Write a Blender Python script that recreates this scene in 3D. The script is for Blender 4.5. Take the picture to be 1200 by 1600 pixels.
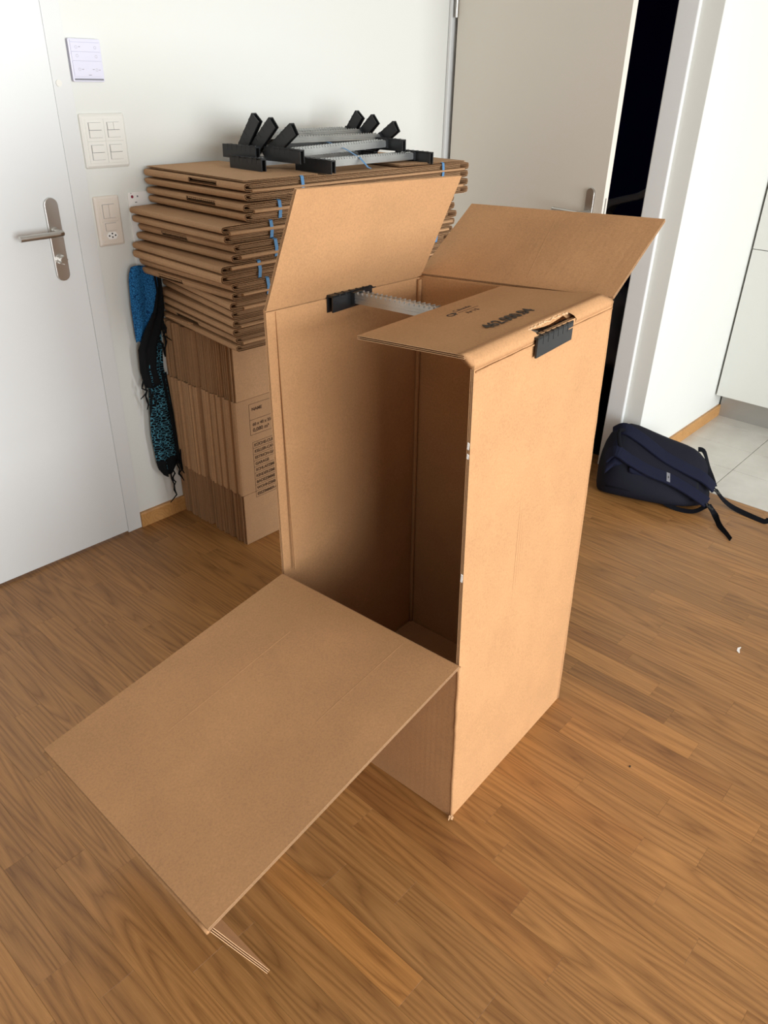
import bpy, bmesh, math, random
from mathutils import Vector, Matrix
random.seed(7)
for o in list(bpy.data.objects): bpy.data.objects.remove(o)
S = bpy.context.scene
COL = S.collection
V = Vector

# ------------------------------------------------------------------ camera, sky, light, exposure
cam_data = bpy.data.cameras.new('camera')
cam = bpy.data.objects.new('camera', cam_data); COL.objects.link(cam)
cam_data.sensor_fit = 'VERTICAL'; cam_data.sensor_height = 36.0; cam_data.lens = 1195/1600*36
cam_data.clip_start = 0.02
R = ((0.67219802, -0.35477711, 0.64983308), (-0.74009293, -0.34605947, 0.57663272), (0.0203048, -0.86854824, -0.49518852))
cam.matrix_world = Matrix(((R[0][0], -R[0][1], -R[0][2], 0), (R[1][0], -R[1][1], -R[1][2], 0), (R[2][0], -R[2][1], -R[2][2], 1.5), (0, 0, 0, 1)))
S.camera = cam
S.view_settings.view_transform = 'Standard'; S.view_settings.look = 'None'
S.view_settings.gamma = 1.0; S.view_settings.use_curve_mapping = False
S.view_settings.exposure = 0.0
W = bpy.data.worlds.new('sky'); S.world = W; W.use_nodes = True
W.node_tree.nodes['Background'].inputs[0].default_value = (0.85, 0.93, 1.0, 1)
W.node_tree.nodes['Background'].inputs[1].default_value = 1.5
def area(name, loc, aim, sx, sy, power, col):
    l = bpy.data.lights.new(name, 'AREA'); l.shape = 'RECTANGLE'; l.size = sx; l.size_y = sy; l.energy = power; l.color = col
    o = bpy.data.objects.new(name, l); COL.objects.link(o); o.location = loc
    o.rotation_euler = (V(aim) - V(loc)).to_track_quat('-Z', 'Y').to_euler(); return o
area('window_daylight', (.70, -3.32, 1.17), (.70, 2.0, 1.10), 4.7, 2.0, 220, (0.93, 0.975, 1.0)).data.spread = math.radians(140)

# ------------------------------------------------------------------ helpers
def tag(o, label=None, cat=None, group=None, kind=None):
    if label: o['label'] = label
    if cat: o['category'] = cat
    if group: o['group'] = group
    if kind: o['kind'] = kind
    return o
def empty(name, loc=(0, 0, 0), rz=0.0, **k):
    o = bpy.data.objects.new(name, None); COL.objects.link(o); o.location = loc; o.rotation_euler = (0, 0, rz)
    o.empty_display_size = .05
    return tag(o, **k)
def linkob(name, me, parent=None, **k):
    o = bpy.data.objects.new(name, me); COL.objects.link(o)
    if parent is not None: o.parent = parent
    return tag(o, **k)
class MB:
    def __init__(s): s.v = []; s.f = []; s.uv = {}; s.mi = []; s.cm = 0
    def vert(s, p): s.v.append(tuple(p)); return len(s.v)-1
    def face(s, idx, uv=None):
        s.f.append(tuple(idx)); s.mi.append(s.cm)
        if uv: s.uv[len(s.f)-1] = uv
    def box(s, x0, x1, y0, y1, z0, z1):
        b = len(s.v)
        for z in (z0, z1):
            for x, y in ((x0, y0), (x1, y0), (x1, y1), (x0, y1)): s.vert((x, y, z))
        for q in ((3, 2, 1, 0), (4, 5, 6, 7), (0, 1, 5, 4), (1, 2, 6, 5), (2, 3, 7, 6), (3, 0, 4, 7)): s.face([b+i for i in q])
        return s
    def obox(s, c, ax, ay, az):     # centre and three half-axis vectors
        b = len(s.v); c = V(c); ax = V(ax); ay = V(ay); az = V(az)
        for k in (-1, 1):
            for i, j in ((-1, -1), (1, -1), (1, 1), (-1, 1)): s.vert(c+ax*i+ay*j+az*k)
        for q in ((3, 2, 1, 0), (4, 5, 6, 7), (0, 1, 5, 4), (1, 2, 6, 5), (2, 3, 7, 6), (3, 0, 4, 7)): s.face([b+i for i in q])
        return s
    def tube(s, pts, r, n=10, cap=True):
        pts = [V(p) for p in pts]; rr = r if isinstance(r, (list, tuple)) else [r]*len(pts)
        rings = []; up = None
        for i, p in enumerate(pts):
            t = (pts[min(i+1, len(pts)-1)]-pts[max(i-1, 0)]).normalized()
            if up is None: up = V((0, 0, 1)) if abs(t.z) < .9 else V((1, 0, 0))
            a = t.cross(up).normalized(); up = a.cross(t).normalized()
            rings.append([s.vert(p+(a*math.cos(2*math.pi*k/n)+up*math.sin(2*math.pi*k/n))*rr[i]) for k in range(n)])
        for i in range(len(rings)-1):
            for k in range(n): s.face([rings[i][k], rings[i][(k+1) % n], rings[i+1][(k+1) % n], rings[i+1][k]])
        if cap: s.face(rings[0][::-1]); s.face(rings[-1])
        return s
    def ribbon(s, pts, w, t, wdir=None):   # flat band along pts with width w and thickness t; wdir the width direction (one or a list)
        pts = [V(p) for p in pts]; rg = []
        for i, p in enumerate(pts):
            tg = (pts[min(i+1, len(pts)-1)]-pts[max(i-1, 0)]).normalized()
            wd = V(wdir[i] if isinstance(wdir, list) else wdir)
            wd = (wd-tg*wd.dot(tg)).normalized(); nn = tg.cross(wd)
            ww = w[i] if isinstance(w, list) else w
            rg.append([s.vert(p+wd*a*ww/2+nn*b*t/2) for a, b in ((-1, -1), (1, -1), (1, 1), (-1, 1))])
        for i in range(len(rg)-1):
            for k in range(4): s.face([rg[i][k], rg[i][(k+1) % 4], rg[i+1][(k+1) % 4], rg[i+1][k]])
        s.face(rg[0][::-1]); s.face(rg[-1]); return s
    def prism(s, poly, z0, z1, fn=None):   # poly of (a,b); fn maps (a,b,z) to a point
        fn = fn or (lambda a, b, z: (a, b, z)); n = len(poly)
        lo = [s.vert(fn(a, b, z0)) for a, b in poly]; hi = [s.vert(fn(a, b, z1)) for a, b in poly]
        for k in range(n): s.face([lo[k], lo[(k+1) % n], hi[(k+1) % n], hi[k]])
        s.face(lo[::-1]); s.face(hi); return s
    def mesh(s, name, mats, smooth=False, fix=False):
        me = bpy.data.meshes.new(name); me.from_pydata(s.v, [], s.f)
        for m in (mats if isinstance(mats, (list, tuple)) else [mats]): me.materials.append(m)
        for p, i in zip(me.polygons, s.mi): p.material_index = i; p.use_smooth = smooth
        if s.uv:
            ul = me.uv_layers.new(name='UVMap')
            for fi, uv in s.uv.items():
                for li, c in zip(me.polygons[fi].loop_indices, uv): ul.data[li].uv = c
        if fix:
            bm = bmesh.new(); bm.from_mesh(me); bmesh.ops.recalc_face_normals(bm, faces=bm.faces); bm.to_mesh(me); bm.free()
        me.update(); return me
    def build(s, name, mats, parent=None, smooth=False, bevel=0, fix=True, **k):
        o = linkob(name, s.mesh(name, mats, smooth, fix), parent, **k)
        if bevel:
            m = o.modifiers.new('bevel', 'BEVEL'); m.width = bevel; m.segments = 2; m.limit_method = 'ANGLE'
        return o
def rrect(w, h, r, n=5):
    pts = []
    for cx, cy, a0 in ((w/2-r, h/2-r, 0), (-w/2+r, h/2-r, 90), (-w/2+r, -h/2+r, 180), (w/2-r, -h/2+r, 270)):
        for k in range(n+1):
            a = math.radians(a0+90*k/n); pts.append((cx+r*math.cos(a), cy+r*math.sin(a)))
    return pts

# ------------------------------------------------------------------ materials
def srgb(r, g, b):
    f = lambda c: (c/255/12.92) if c/255 <= .04045 else ((c/255+.055)/1.055)**2.4
    return (f(r), f(g), f(b), 1)
def new_mat(name):
    m = bpy.data.materials.new(name); m.use_nodes = True; nt = m.node_tree
    return m, nt, nt.nodes['Principled BSDF']
def N(nt, typ, **k):
    n = nt.nodes.new(typ)
    for a, b in k.items():
        if a.startswith('i_'): n.inputs[a[2:].replace('_', ' ')].default_value = b
        else: setattr(n, a, b)
    return n
def ramp(nt, fac, stops):
    r = nt.nodes.new('ShaderNodeValToRGB'); e = r.color_ramp.elements
    while len(e) < len(stops): e.new(.5)
    for i, (p, c) in enumerate(stops): e[i].position = p; e[i].color = c
    nt.links.new(fac, r.inputs[0]); return r
def plain(name, col, rough=.5, metal=0, bump=0, bscale=200, spec=.5, var=.0):
    m, nt, b = new_mat(name); b.inputs['Base Color'].default_value = col
    b.inputs['Roughness'].default_value = rough; b.inputs['Metallic'].default_value = metal
    b.inputs['Specular IOR Level'].default_value = spec
    tc = N(nt, 'ShaderNodeTexCoord')
    if bump:
        nz = N(nt, 'ShaderNodeTexNoise', i_Scale=bscale, i_Detail=4.0); nt.links.new(tc.outputs['Object'], nz.inputs['Vector'])
        bp = N(nt, 'ShaderNodeBump', i_Strength=bump, i_Distance=.001); nt.links.new(nz.outputs[0], bp.inputs['Height']); nt.links.new(bp.outputs[0], b.inputs['Normal'])
    if var:
        nz = N(nt, 'ShaderNodeTexNoise', i_Scale=bscale*.08, i_Detail=5.0); nt.links.new(tc.outputs['Object'], nz.inputs['Vector'])
        c0 = tuple(x*(1-var) for x in col[:3])+(1,); c1 = tuple(min(1, x*(1+var)) for x in col[:3])+(1,)
        rp = ramp(nt, nz.outputs[0], [(.3, c0), (.7, c1)]); nt.links.new(rp.outputs[0], b.inputs['Base Color'])
    return m

def kraft(name, base, flute=0.0, rough=.82):
    """paper board: fibres, cloudy tone, faint flute lines across the first UV axis"""
    m, nt, b = new_mat(name); b.inputs['Roughness'].default_value = rough; b.inputs['Specular IOR Level'].default_value = .25
    tc = N(nt, 'ShaderNodeTexCoord'); oi = N(nt, 'ShaderNodeObjectInfo')
    off = N(nt, 'ShaderNodeVectorMath', operation='SCALE', i_Scale=23.0); cx = N(nt, 'ShaderNodeCombineXYZ')
    for i in range(3): nt.links.new(oi.outputs['Random'], cx.inputs[i])
    nt.links.new(cx.outputs[0], off.inputs[0])
    ad = N(nt, 'ShaderNodeVectorMath', operation='ADD'); nt.links.new(tc.outputs['Object'], ad.inputs[0]); nt.links.new(off.outputs[0], ad.inputs[1])
    n1 = N(nt, 'ShaderNodeTexNoise', i_Scale=7.0, i_Detail=5.0, i_Roughness=.6); nt.links.new(ad.outputs[0], n1.inputs['Vector'])
    n2 = N(nt, 'ShaderNodeTexNoise', i_Scale=240.0, i_Detail=4.0, i_Roughness=.7); nt.links.new(ad.outputs[0], n2.inputs['Vector'])
    k = lambda f: tuple(c*f for c in base[:3])+(1,)
    r1 = ramp(nt, n1.outputs[0], [(.3, k(.93)), (.7, k(1.05))]); r2 = ramp(nt, n2.outputs[0], [(.3, (.84, .83, .82, 1)), (.55, (1, 1, 1, 1)), (.75, (1.1, 1.08, 1.05, 1))])
    mx = N(nt, 'ShaderNodeMix', data_type='RGBA', blend_type='MULTIPLY'); mx.inputs[0].default_value = 1
    nt.links.new(r1.outputs[0], mx.inputs[6]); nt.links.new(r2.outputs[0], mx.inputs[7])
    tone = N(nt, 'ShaderNodeMapRange', i_To_Min=.93, i_To_Max=1.05); nt.links.new(oi.outputs['Random'], tone.inputs[0])
    m2 = N(nt, 'ShaderNodeVectorMath', operation='SCALE'); nt.links.new(mx.outputs[2], m2.inputs[0]); nt.links.new(tone.outputs[0], m2.inputs['Scale'])
    nt.links.new(m2.outputs[0], b.inputs['Base Color'])
    bp = N(nt, 'ShaderNodeBump', i_Strength=.25, i_Distance=.0006); nt.links.new(n2.outputs[0], bp.inputs['Height'])
    last = bp
    if flute:
        wv = N(nt, 'ShaderNodeTexWave', wave_type='BANDS', bands_direction='X', i_Scale=22.0, i_Distortion=.6, i_Detail=1.0)
        nt.links.new(tc.outputs['UV'], wv.inputs['Vector'])
        b2 = N(nt, 'ShaderNodeBump', i_Strength=flute, i_Distance=.0008); nt.links.new(wv.outputs[0], b2.inputs['Height'])
        nt.links.new(bp.outputs[0], b2.inputs['Normal']); last = b2
        n3 = N(nt, 'ShaderNodeTexNoise', i_Scale=5.0, i_Detail=2.0); nt.links.new(ad.outputs[0], n3.inputs['Vector'])
        b3 = N(nt, 'ShaderNodeBump', i_Strength=.5, i_Distance=.006); nt.links.new(n3.outputs[0], b3.inputs['Height']); nt.links.new(b2.outputs[0], b3.inputs['Normal']); last = b3
    nt.links.new(last.outputs[0], b.inputs['Normal'])
    return m
M_KRAFT = kraft('kraft_board', srgb(182, 137, 95), .10)
M_EDGE = kraft('cut_board_edge', srgb(208, 168, 128))
M_FLUTE = kraft('board_flutes', srgb(160, 118, 80))
M_PACK = kraft('folded_board', srgb(182, 143, 106), .0)
M_PACKE = kraft('folded_board_flutes', srgb(172, 134, 98))
M_WALL = plain('white_wall_paint', srgb(218, 218, 212), .85, bump=.12, bscale=260, spec=.2)
M_CEIL = plain('ceiling_paint', srgb(205, 205, 202), .9)
M_SIDEWALL = plain('fill_cutting_dark_wall', srgb(150, 142, 132), .9)  # unseen walls given a darker colour to cut fill light
M_DOOR = plain('white_door_lacquer', srgb(220, 221, 220), .38, bump=.02, bscale=60)
M_DOOR2 = plain('shaded_white_door_lacquer', srgb(220, 212, 200), .45, bump=.02, bscale=60)  # white lacquer toned beige for the shade on the inner leaf
M_FRAME = plain('door_frame_lacquer', srgb(216, 216, 214), .32)
M_STEEL = plain('brushed_steel', srgb(196, 193, 188), .32, metal=1.0, bump=.05, bscale=400)
M_PLATE = plain('white_switch_plastic', srgb(224, 221, 213), .35)
M_PLATE2 = plain('cream_switch_plastic', srgb(222, 212, 200), .35)
M_CTRL = plain('cool_white_plastic', srgb(214, 212, 226), .3)
M_GREY = plain('grey_mark', srgb(120, 120, 126), .6)
M_HOLE = plain('dark_gap', srgb(40, 36, 32), .8)
M_BLACK = plain('black_plastic', srgb(31, 32, 34), .42, bump=.15, bscale=300)
M_ZINC = plain('galvanised_steel', srgb(190, 192, 192), .36, metal=.9, bump=.2, bscale=150, var=.14)
M_BLUE = plain('blue_strapping', srgb(82, 132, 176), .4)
M_INK = plain('dark_print', srgb(46, 38, 30), .8)
M_INK2 = plain('brown_print', srgb(88, 62, 40), .8)
M_NAVY = plain('navy_fabric', srgb(21, 24, 44), .85, bump=.5, bscale=500, spec=.2)
M_DKFAB = plain('black_fabric', srgb(17, 18, 21), .9, bump=.6, bscale=350, spec=.2)
M_BAG = plain('black_navy_nylon', srgb(20, 21, 32), .8, bump=.5, bscale=400, spec=.2)
M_MESH = plain('charcoal_mesh_fabric', srgb(32, 33, 36), .95, bump=.8, bscale=700, spec=.15)
M_WEB = plain('black_webbing', srgb(15, 16, 22), .92, bump=.5, bscale=900, spec=.15)
M_DARKROOM = plain('painted_dark_room_wall', srgb(24, 28, 95), .9, spec=.1)  # darkness of the unlit side room put into the wall colour, navy tinted
M_SHADE = plain('painted_dark_room_floor', srgb(20, 14, 10), .9, spec=.1)  # side room floor coloured near black, its lack of light painted in
M_CAB = plain('kitchen_front_lacquer', srgb(220, 220, 214), .3)
M_PLINTH = plain('aluminium_plinth', srgb(176, 174, 170), .4, metal=.6)
M_WHITE = plain('white_paper', srgb(240, 238, 234), .7)
M_RED = plain('dark_red_dot', srgb(130, 25, 50), .5)

def oak(name, c0, c1, rough=.4):
    m, nt, b = new_mat(name)
    tc = N(nt, 'ShaderNodeTexCoord'); oi = N(nt, 'ShaderNodeObjectInfo'); geo = N(nt, 'ShaderNodeNewGeometry')
    sc = N(nt, 'ShaderNodeMath', operation='MULTIPLY'); sc.inputs[1].default_value = 61.0
    ra = N(nt, 'ShaderNodeMath', operation='ADD'); nt.links.new(oi.outputs['Random'], ra.inputs[0]); nt.links.new(geo.outputs['Random Per Island'], ra.inputs[1])
    nt.links.new(ra.outputs[0], sc.inputs[0])
    cx = N(nt, 'ShaderNodeCombineXYZ'); nt.links.new(sc.outputs[0], cx.inputs[0]); nt.links.new(sc.outputs[0], cx.inputs[1]); nt.links.new(sc.outputs[0], cx.inputs[2])
    ad = N(nt, 'ShaderNodeVectorMath', operation='ADD'); nt.links.new(tc.outputs['Object'], ad.inputs[0]); nt.links.new(cx.outputs[0], ad.inputs[1])
    def mapped(s):
        mp = N(nt, 'ShaderNodeMapping'); mp.inputs['Scale'].default_value = s; nt.links.new(ad.outputs[0], mp.inputs[0]); return mp.outputs[0]
    # growth-ring figure: a slow noise field whose level lines are the rings
    n1 = N(nt, 'ShaderNodeTexNoise', i_Scale=1.0, i_Detail=1.5, i_Roughness=.45); nt.links.new(mapped((14, .8, 14)), n1.inputs['Vector'])
    mu = N(nt, 'ShaderNodeMath', operation='MULTIPLY'); mu.inputs[1].default_value = 30.0; nt.links.new(n1.outputs[0], mu.inputs[0])
    fr = N(nt, 'ShaderNodeMath', operation='PINGPONG'); fr.inputs[1].default_value = 1.0; nt.links.new(mu.outputs[0], fr.inputs[0])
    pw = N(nt, 'ShaderNodeMath', operation='POWER'); pw.inputs[1].default_value = .55; nt.links.new(fr.outputs[0], pw.inputs[0]); fr = pw
    n2 = N(nt, 'ShaderNodeTexNoise', i_Scale=1.0, i_Detail=5.0, i_Roughness=.65); nt.links.new(mapped((420, 13, 420)), n2.inputs['Vector'])
    n3 = N(nt, 'ShaderNodeTexNoise', i_Scale=1.0, i_Detail=3.0); nt.links.new(mapped((14, 2.2, 14)), n3.inputs['Vector'])
    a = N(nt, 'ShaderNodeMath', operation='MULTIPLY'); a.inputs[1].default_value = .24; nt.links.new(fr.outputs[0], a.inputs[0])
    bb = N(nt, 'ShaderNodeMath', operation='MULTIPLY_ADD'); bb.inputs[1].default_value = .44; nt.links.new(n2.outputs[0], bb.inputs[0]); nt.links.new(a.outputs[0], bb.inputs[2])
    cc = N(nt, 'ShaderNodeMath', operation='MULTIPLY_ADD'); cc.inputs[1].default_value = .24; nt.links.new(n3.outputs[0], cc.inputs[0]); nt.links.new(bb.outputs[0], cc.inputs[2])
    rp = ramp(nt, cc.outputs[0], [(.26, c0), (.49, tuple((p+q)/2 for p, q in zip(c0, c1))), (.70, c1)])
    mx = N(nt, 'ShaderNodeMix', data_type='RGBA', blend_type='MULTIPLY'); mx.inputs[0].default_value = 1
    nt.links.new(rp.outputs[0], mx.inputs[6]); nt.links.new(oi.outputs['Color'], mx.inputs[7])
    nt.links.new(mx.outputs[2], b.inputs['Base Color'])
    rr = N(nt, 'ShaderNodeMapRange', i_To_Min=rough-.05, i_To_Max=rough+.1); nt.links.new(n2.outputs[0], rr.inputs[0]); nt.links.new(rr.outputs[0], b.inputs['Roughness'])
    bp = N(nt, 'ShaderNodeBump', i_Strength=.12, i_Distance=.0006); nt.links.new(cc.outputs[0], bp.inputs['Height']); nt.links.new(bp.outputs[0], b.inputs['Normal'])
    return m
M_OAK = oak('oiled_oak', srgb(116, 75, 35), srgb(180, 129, 74))
M_OAKB = oak('oak_skirting', srgb(168, 118, 62), srgb(200, 150, 92))
def tile_mat():
    m, nt, b = new_mat('pale_stone_tile'); b.inputs['Roughness'].default_value = .35
    tc = N(nt, 'ShaderNodeTexCoord'); n = N(nt, 'ShaderNodeTexNoise', i_Scale=6.0, i_Detail=8.0, i_Roughness=.65); nt.links.new(tc.outputs['Object'], n.inputs['Vector'])
    r = ramp(nt, n.outputs[0], [(.3, srgb(196, 191, 181)), (.7, srgb(216, 212, 203))]); nt.links.new(r.outputs[0], b.inputs['Base Color']); return m
M_TILE = tile_mat()
M_GROUT = plain('grout', srgb(120, 116, 108), .9)

# ------------------------------------------------------------------ the room
YW = 2.335            # face of the back wall
floor = MB().box(-2.6, 3.054, -3.4, YW+.02, -.05, -.0155).build('floor', M_HOLE, kind='structure')
rng = random.Random(11)
X0, PW = .613, .0734
ends = {0: [.48, .90, 1.46], 3: [.304, .817, 1.33], 4: [.43, .98, 1.63, 1.79], 5: [.53, 1.05], 6: [.122, .60], 7: [.222, .70], 8: [.311, .82], 11: [.125, .625, 1.22],
        12: [.22, .49, 1.0], 13: [.334, .80], 14: [.434, .73], 15: [.51, .98], 16: [.628, 1.05], -2: [.803, 1.22], -3: [1.111], -5: [.897], -1: [.95, 1.5], 1: [.36, .76], 2: [.62, 1.12]}
tones = {(0, .48): (1.22, 1.16, 1.04), (4, .43): (.8, .72, .66), (11, .125): (1.12, 1.1, 1.06), (12, .22): (.84, .8, .76), (12, .49): (.9, .86, .8), (14, .434): (.74, .72, .7),
         (15, .51): (1.06, 1.05, 1.03), (3, .304): (.98, .94, .9), (16, .628): (.8, .76, .74), (13, .334): (1.12, 1.1, 1.05), (5, .53): (.95, .92, .88), (8, .311): (.97, .92, .86)}
def plank_verts(mb, x0, x1, y0, y1, zt):
    g = .00012; b = .00022; base = len(mb.v)
    for z, i in ((-.0155, 0), (zt-b, 0), (zt, b)):
        for x, y in ((x0+g+i, y0+g+i), (x1-g-i, y0+g+i), (x1-g-i, y1-g-i), (x0+g+i, y1-g-i)): mb.vert((x, y, z))
    for L in (0, 4):
        for k in range(4): mb.face([base+L+k, base+L+(k+1) % 4, base+L+4+(k+1) % 4, base+L+4+k])
    mb.face([base+8, base+9, base+10, base+11])
def on_screen(x, y):
    d = V((x, y, -1.5)); c = [sum(R[i][j]*d[i] for i in range(3)) for j in range(3)]
    if c[2] < .1: return False
    u, w = c[0]/c[2]*1195, c[1]/c[2]*1195
    return abs(u) < 625 and abs(w) < 825
rest = MB(); n_pl = 0
for k in range(-44, 34):
    xa, xb = X0+k*PW, X0+(k+1)*PW
    xb = min(xb, 3.0535)
    if xa > 3.05: break
    cuts = sorted(ends.get(k, []))
    y = cuts[0] if cuts else rng.uniform(0, .5)
    cuts = cuts or [y]
    lo = []
    while y > -3.4: y -= rng.choice((.33, .42, .5, .58)) + rng.uniform(-.04, .04); lo.append(y)
    y = cuts[-1]; hi = []
    while y < YW: y += rng.choice((.33, .42, .5, .58)) + rng.uniform(-.04, .04); hi.append(min(y, YW+.015))
    cs = lo[::-1]+cuts+hi
    for ya, yb in zip(cs[:-1], cs[1:]):
        if yb-ya < .02: continue
        near = any(on_screen(xa+PW*.5, ya+(yb-ya)*t/6) for t in range(7)) and not (yb > 2.4 and False)
        if near and n_pl < 298:
            mb = MB(); dz = rng.uniform(-.00012, 0); yc = (ya+yb)/2; xc = (xa+xb)/2
            plank_verts(mb, xa-xc, xb-xc, ya-yc, yb-yc, dz)
            o = mb.build('plank', M_OAK, floor, fix=False); o.location = (xc, yc, 0); n_pl += 1
            t = tones.get((k, ya)); 
            if t is None:
                g = rng.gauss(.97, .06); g = max(.84, min(1.1, g)); w = rng.uniform(-.03, .03); t = (g+w*.4, g, g-w)
            o.color = (*t, 1)
        else: plank_verts(rest, xa, xb, ya, yb, 0)
rest.build('planks', M_OAK, floor, fix=False, kind='stuff')
# tiled part of the floor, in the kitchen
MB().box(3.054, 4.6, -3.4, 1.2, -.05, -.003).build('grout_bed', M_GROUT, floor)
xs = [3.056, 3.34, 3.59, 3.84, 4.09, 4.34]; ys = [-3.4, -2.9, -2.4, -1.9, -1.4, -.9, -.115, .385, .885, 1.195]
for i in range(len(xs)-1):
    for j in range(len(ys)-1):
        MB().box(xs[i]+.0015, xs[i+1]-.0015, ys[j]+.0015, ys[j+1]-.0015, -.012, 0).build('tile', M_TILE, floor, bevel=.0006)
# walls
w = MB(); w.box(-2.6, .13, YW, YW+.12, 0, 2.45); w.box(1.245, 3.1, YW, YW+.12, 0, 2.45); w.box(.13, 1.245, YW, YW+.12, 2.10, 2.45); w.box(.13, 1.245, YW+.10, YW+.12, 0, 2.10)
w.build('wall_back', M_WALL, kind='structure')
w = MB(); w.box(2.98, 3.08, 1.2835, YW, 2.09, 2.45)
w.build('wall_right', M_WALL, kind='structure', bevel=.003)
MB().box(2.98, 4.6, 1.197, 1.283, 0, 2.45).build('wall_kitchen', M_WALL, kind='structure', bevel=.002)
MB().box(4.5, 4.6, -3.4, 1.197, 0, 2.45).build('wall_far_right', M_WALL, kind='structure')
MB().box(-2.7, -2.6, -3.4, YW+.12, 0, 2.45).build('wall_left', M_SIDEWALL, kind='structure')
w = MB(); w.box(-2.7, -1.72, -3.4, -3.3, 0, 2.45); w.box(3.12, 4.6, -3.4, -3.3, 0, 2.45); w.box(-1.72, 3.12, -3.4, -3.3, 0, .10); w.box(-1.72, 3.12, -3.4, -3.3, 2.24, 2.45)
w.build('wall_front', M_SIDEWALL, kind='structure')
MB().box(-2.7, 4.6, -3.4, YW+.12, 2.45, 2.55).build('ceiling', M_CEIL, kind='structure')
f = MB()
for a in ((-1.72, 3.12, .10, .15), (-1.72, 3.12, 2.19, 2.24), (-1.72, -1.66, .15, 2.19), (3.06, 3.12, .15, 2.19), (-.08, -.02, .15, 2.19), (1.50, 1.56, .15, 2.19)): f.box(a[0], a[1], -3.39, -3.33, a[2], a[3])
f.build('window_1', M_FRAME, kind='structure')
# unlit side room behind the ajar door
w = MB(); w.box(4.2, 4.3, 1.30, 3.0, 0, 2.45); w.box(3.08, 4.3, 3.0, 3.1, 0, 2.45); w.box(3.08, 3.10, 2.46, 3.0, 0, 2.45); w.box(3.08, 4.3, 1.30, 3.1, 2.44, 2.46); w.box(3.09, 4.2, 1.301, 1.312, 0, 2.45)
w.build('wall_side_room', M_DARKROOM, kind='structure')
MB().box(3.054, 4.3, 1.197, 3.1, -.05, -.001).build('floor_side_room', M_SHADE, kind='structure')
# skirtings
def skirting(name, fn, L):
    prof = [(0, 0), (.014, 0), (.014, .052), (.011, .058), (0, .058)]
    mb = MB(); mb.prism(prof, 0, L, fn); return mb.build(name, M_OAKB, kind='structure')
skirting('baseboard_back', lambda a, b, z: (1.246+z, YW-a, b), 1.73)
skirting('baseboard_right', lambda a, b, z: (2.981+z, 1.197-a, b), .96)

# ------------------------------------------------------------------ entrance door (left)
YD = 2.322
d1 = empty('door_1', (1.187, YD, 0), kind='structure')
MB().box(-1.0, 0, 0, .045, .010, 2.06).build('door_leaf', M_DOOR, d1, bevel=.0015)
hp = MB().prism(rrect(.041, .236, .0204, 8), -.009, 0, lambda a, b, z: (-.073+a*1.0, z, 1.055+b)).build('handle_plate', M_STEEL, d1, bevel=.0012)
lv = MB(); lv.tube([(-.073, -.009, 1.080), (-.073, -.040, 1.080), (-.076, -.049, 1.080), (-.084, -.052, 1.080), (-.203, -.052, 1.078)], .0088, 16)
lv.tube([(-.073, -.009, 1.080), (-.073, -.016, 1.080)], .0125, 16)
lv.build('door_handle', M_STEEL, d1, smooth=False)
kn = MB(); kn.tube([(-.073, -.009, 1.000), (-.073, -.014, 1.000)], .0165, 20); kn.tube([(-.073, -.014, 1.0), (-.073, -.030, 1.0)], .0105, 18)
for a in range(5):
    c, s_ = math.cos(a*1.257), math.sin(a*1.257); kn.obox((-.073+c*.0125, -.019, 1.0+s_*.0125), (.002, 0, 0), (0, .005, 0), (0, 0, .002))
kn.build('lock_knob', M_STEEL, d1)
t = MB(); t.box(1.1895, 1.245, YD+.004, YW+.1, 0, 2.06); t.box(.13, 1.245, YD+.004, YW+.1, 2.0635, 2.12)
t1 = t.build('trim_1', M_FRAME, kind='structure', bevel=.001)
MB().box(1.2452, 1.2468, YW-.0006, YW+.002, 0, 2.12).build('painted_shadow_line', M_GREY, t1)  # grey strip painted in for the shadow line between frame and wall
MB().tube([(1.206, YD+.004, 1.464), (1.206, YD+.0015, 1.464)], .0088, 20).build('cover_cap', M_PLATE, t1)

# ------------------------------------------------------------------ inner door, ajar, and its frame
hx, hy, th = 2.975, 2.300, .185
d2 = empty('door_2', (hx, hy, 0), 0, kind='structure')
D = V((-math.sin(th), -math.cos(th), 0)); NR = V((-math.cos(th), math.sin(th), 0))    # along the leaf, and out of its visible face
def leafbox(mb, s0, s1, n0, n1, z0, z1):
    c = D*((s0+s1)/2)+NR*((n0+n1)/2)+V((0, 0, (z0+z1)/2)); return mb.obox(c, D*((s1-s0)/2), NR*((n1-n0)/2), V((0, 0, (z1-z0)/2)))
LL = .875
leafbox(MB(), .004, LL, -.026, 0, .008, 2.04).build('door_leaf', M_DOOR2, d2, bevel=.0015)
leafbox(MB(), .02, LL-.014, -.042, -.026, .008, 2.025).build('door_rebate', M_DOOR2, d2, bevel=.001)
leafbox(MB(), LL-.0003, LL+.0008, -.016, -.009, .92, 1.12).build('lock_plate', M_STEEL, d2)
hs = .815
fn = lambda a, b, z: D*(hs+a)+NR*z+V((0, 0, 1.035+b))
MB().prism(rrect(.038, .232, .019, 8), 0, .009, fn).build('handle_plate', M_STEEL, d2, bevel=.001)
lv = MB(); P = lambda s_, n, z: D*s_+NR*n+V((0, 0, z))
lv.tube([P(hs, .009, 1.063), P(hs, .040, 1.063), P(hs-.004, .049, 1.063), P(hs-.012, .052, 1.063), P(hs-.135, .052, 1.063)], .0088, 14)
lv.build('door_handle', M_STEEL, d2)
for z in (.25, 1.76): MB().tube([(0, 0, z-.045) if 0 else P(.004, .008, z-.045), P(.004, .008, z+.045)], .0065, 12).build('hinge', M_STEEL, d2)
t = MB(); t.box(2.962, 3.085, 1.276, 1.352, 0, 2.09); t.box(2.962, 3.085, 2.318, 2.334, 0, 2.09); t.box(2.962, 3.085, 1.276, 2.334, 2.045, 2.12)
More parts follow.
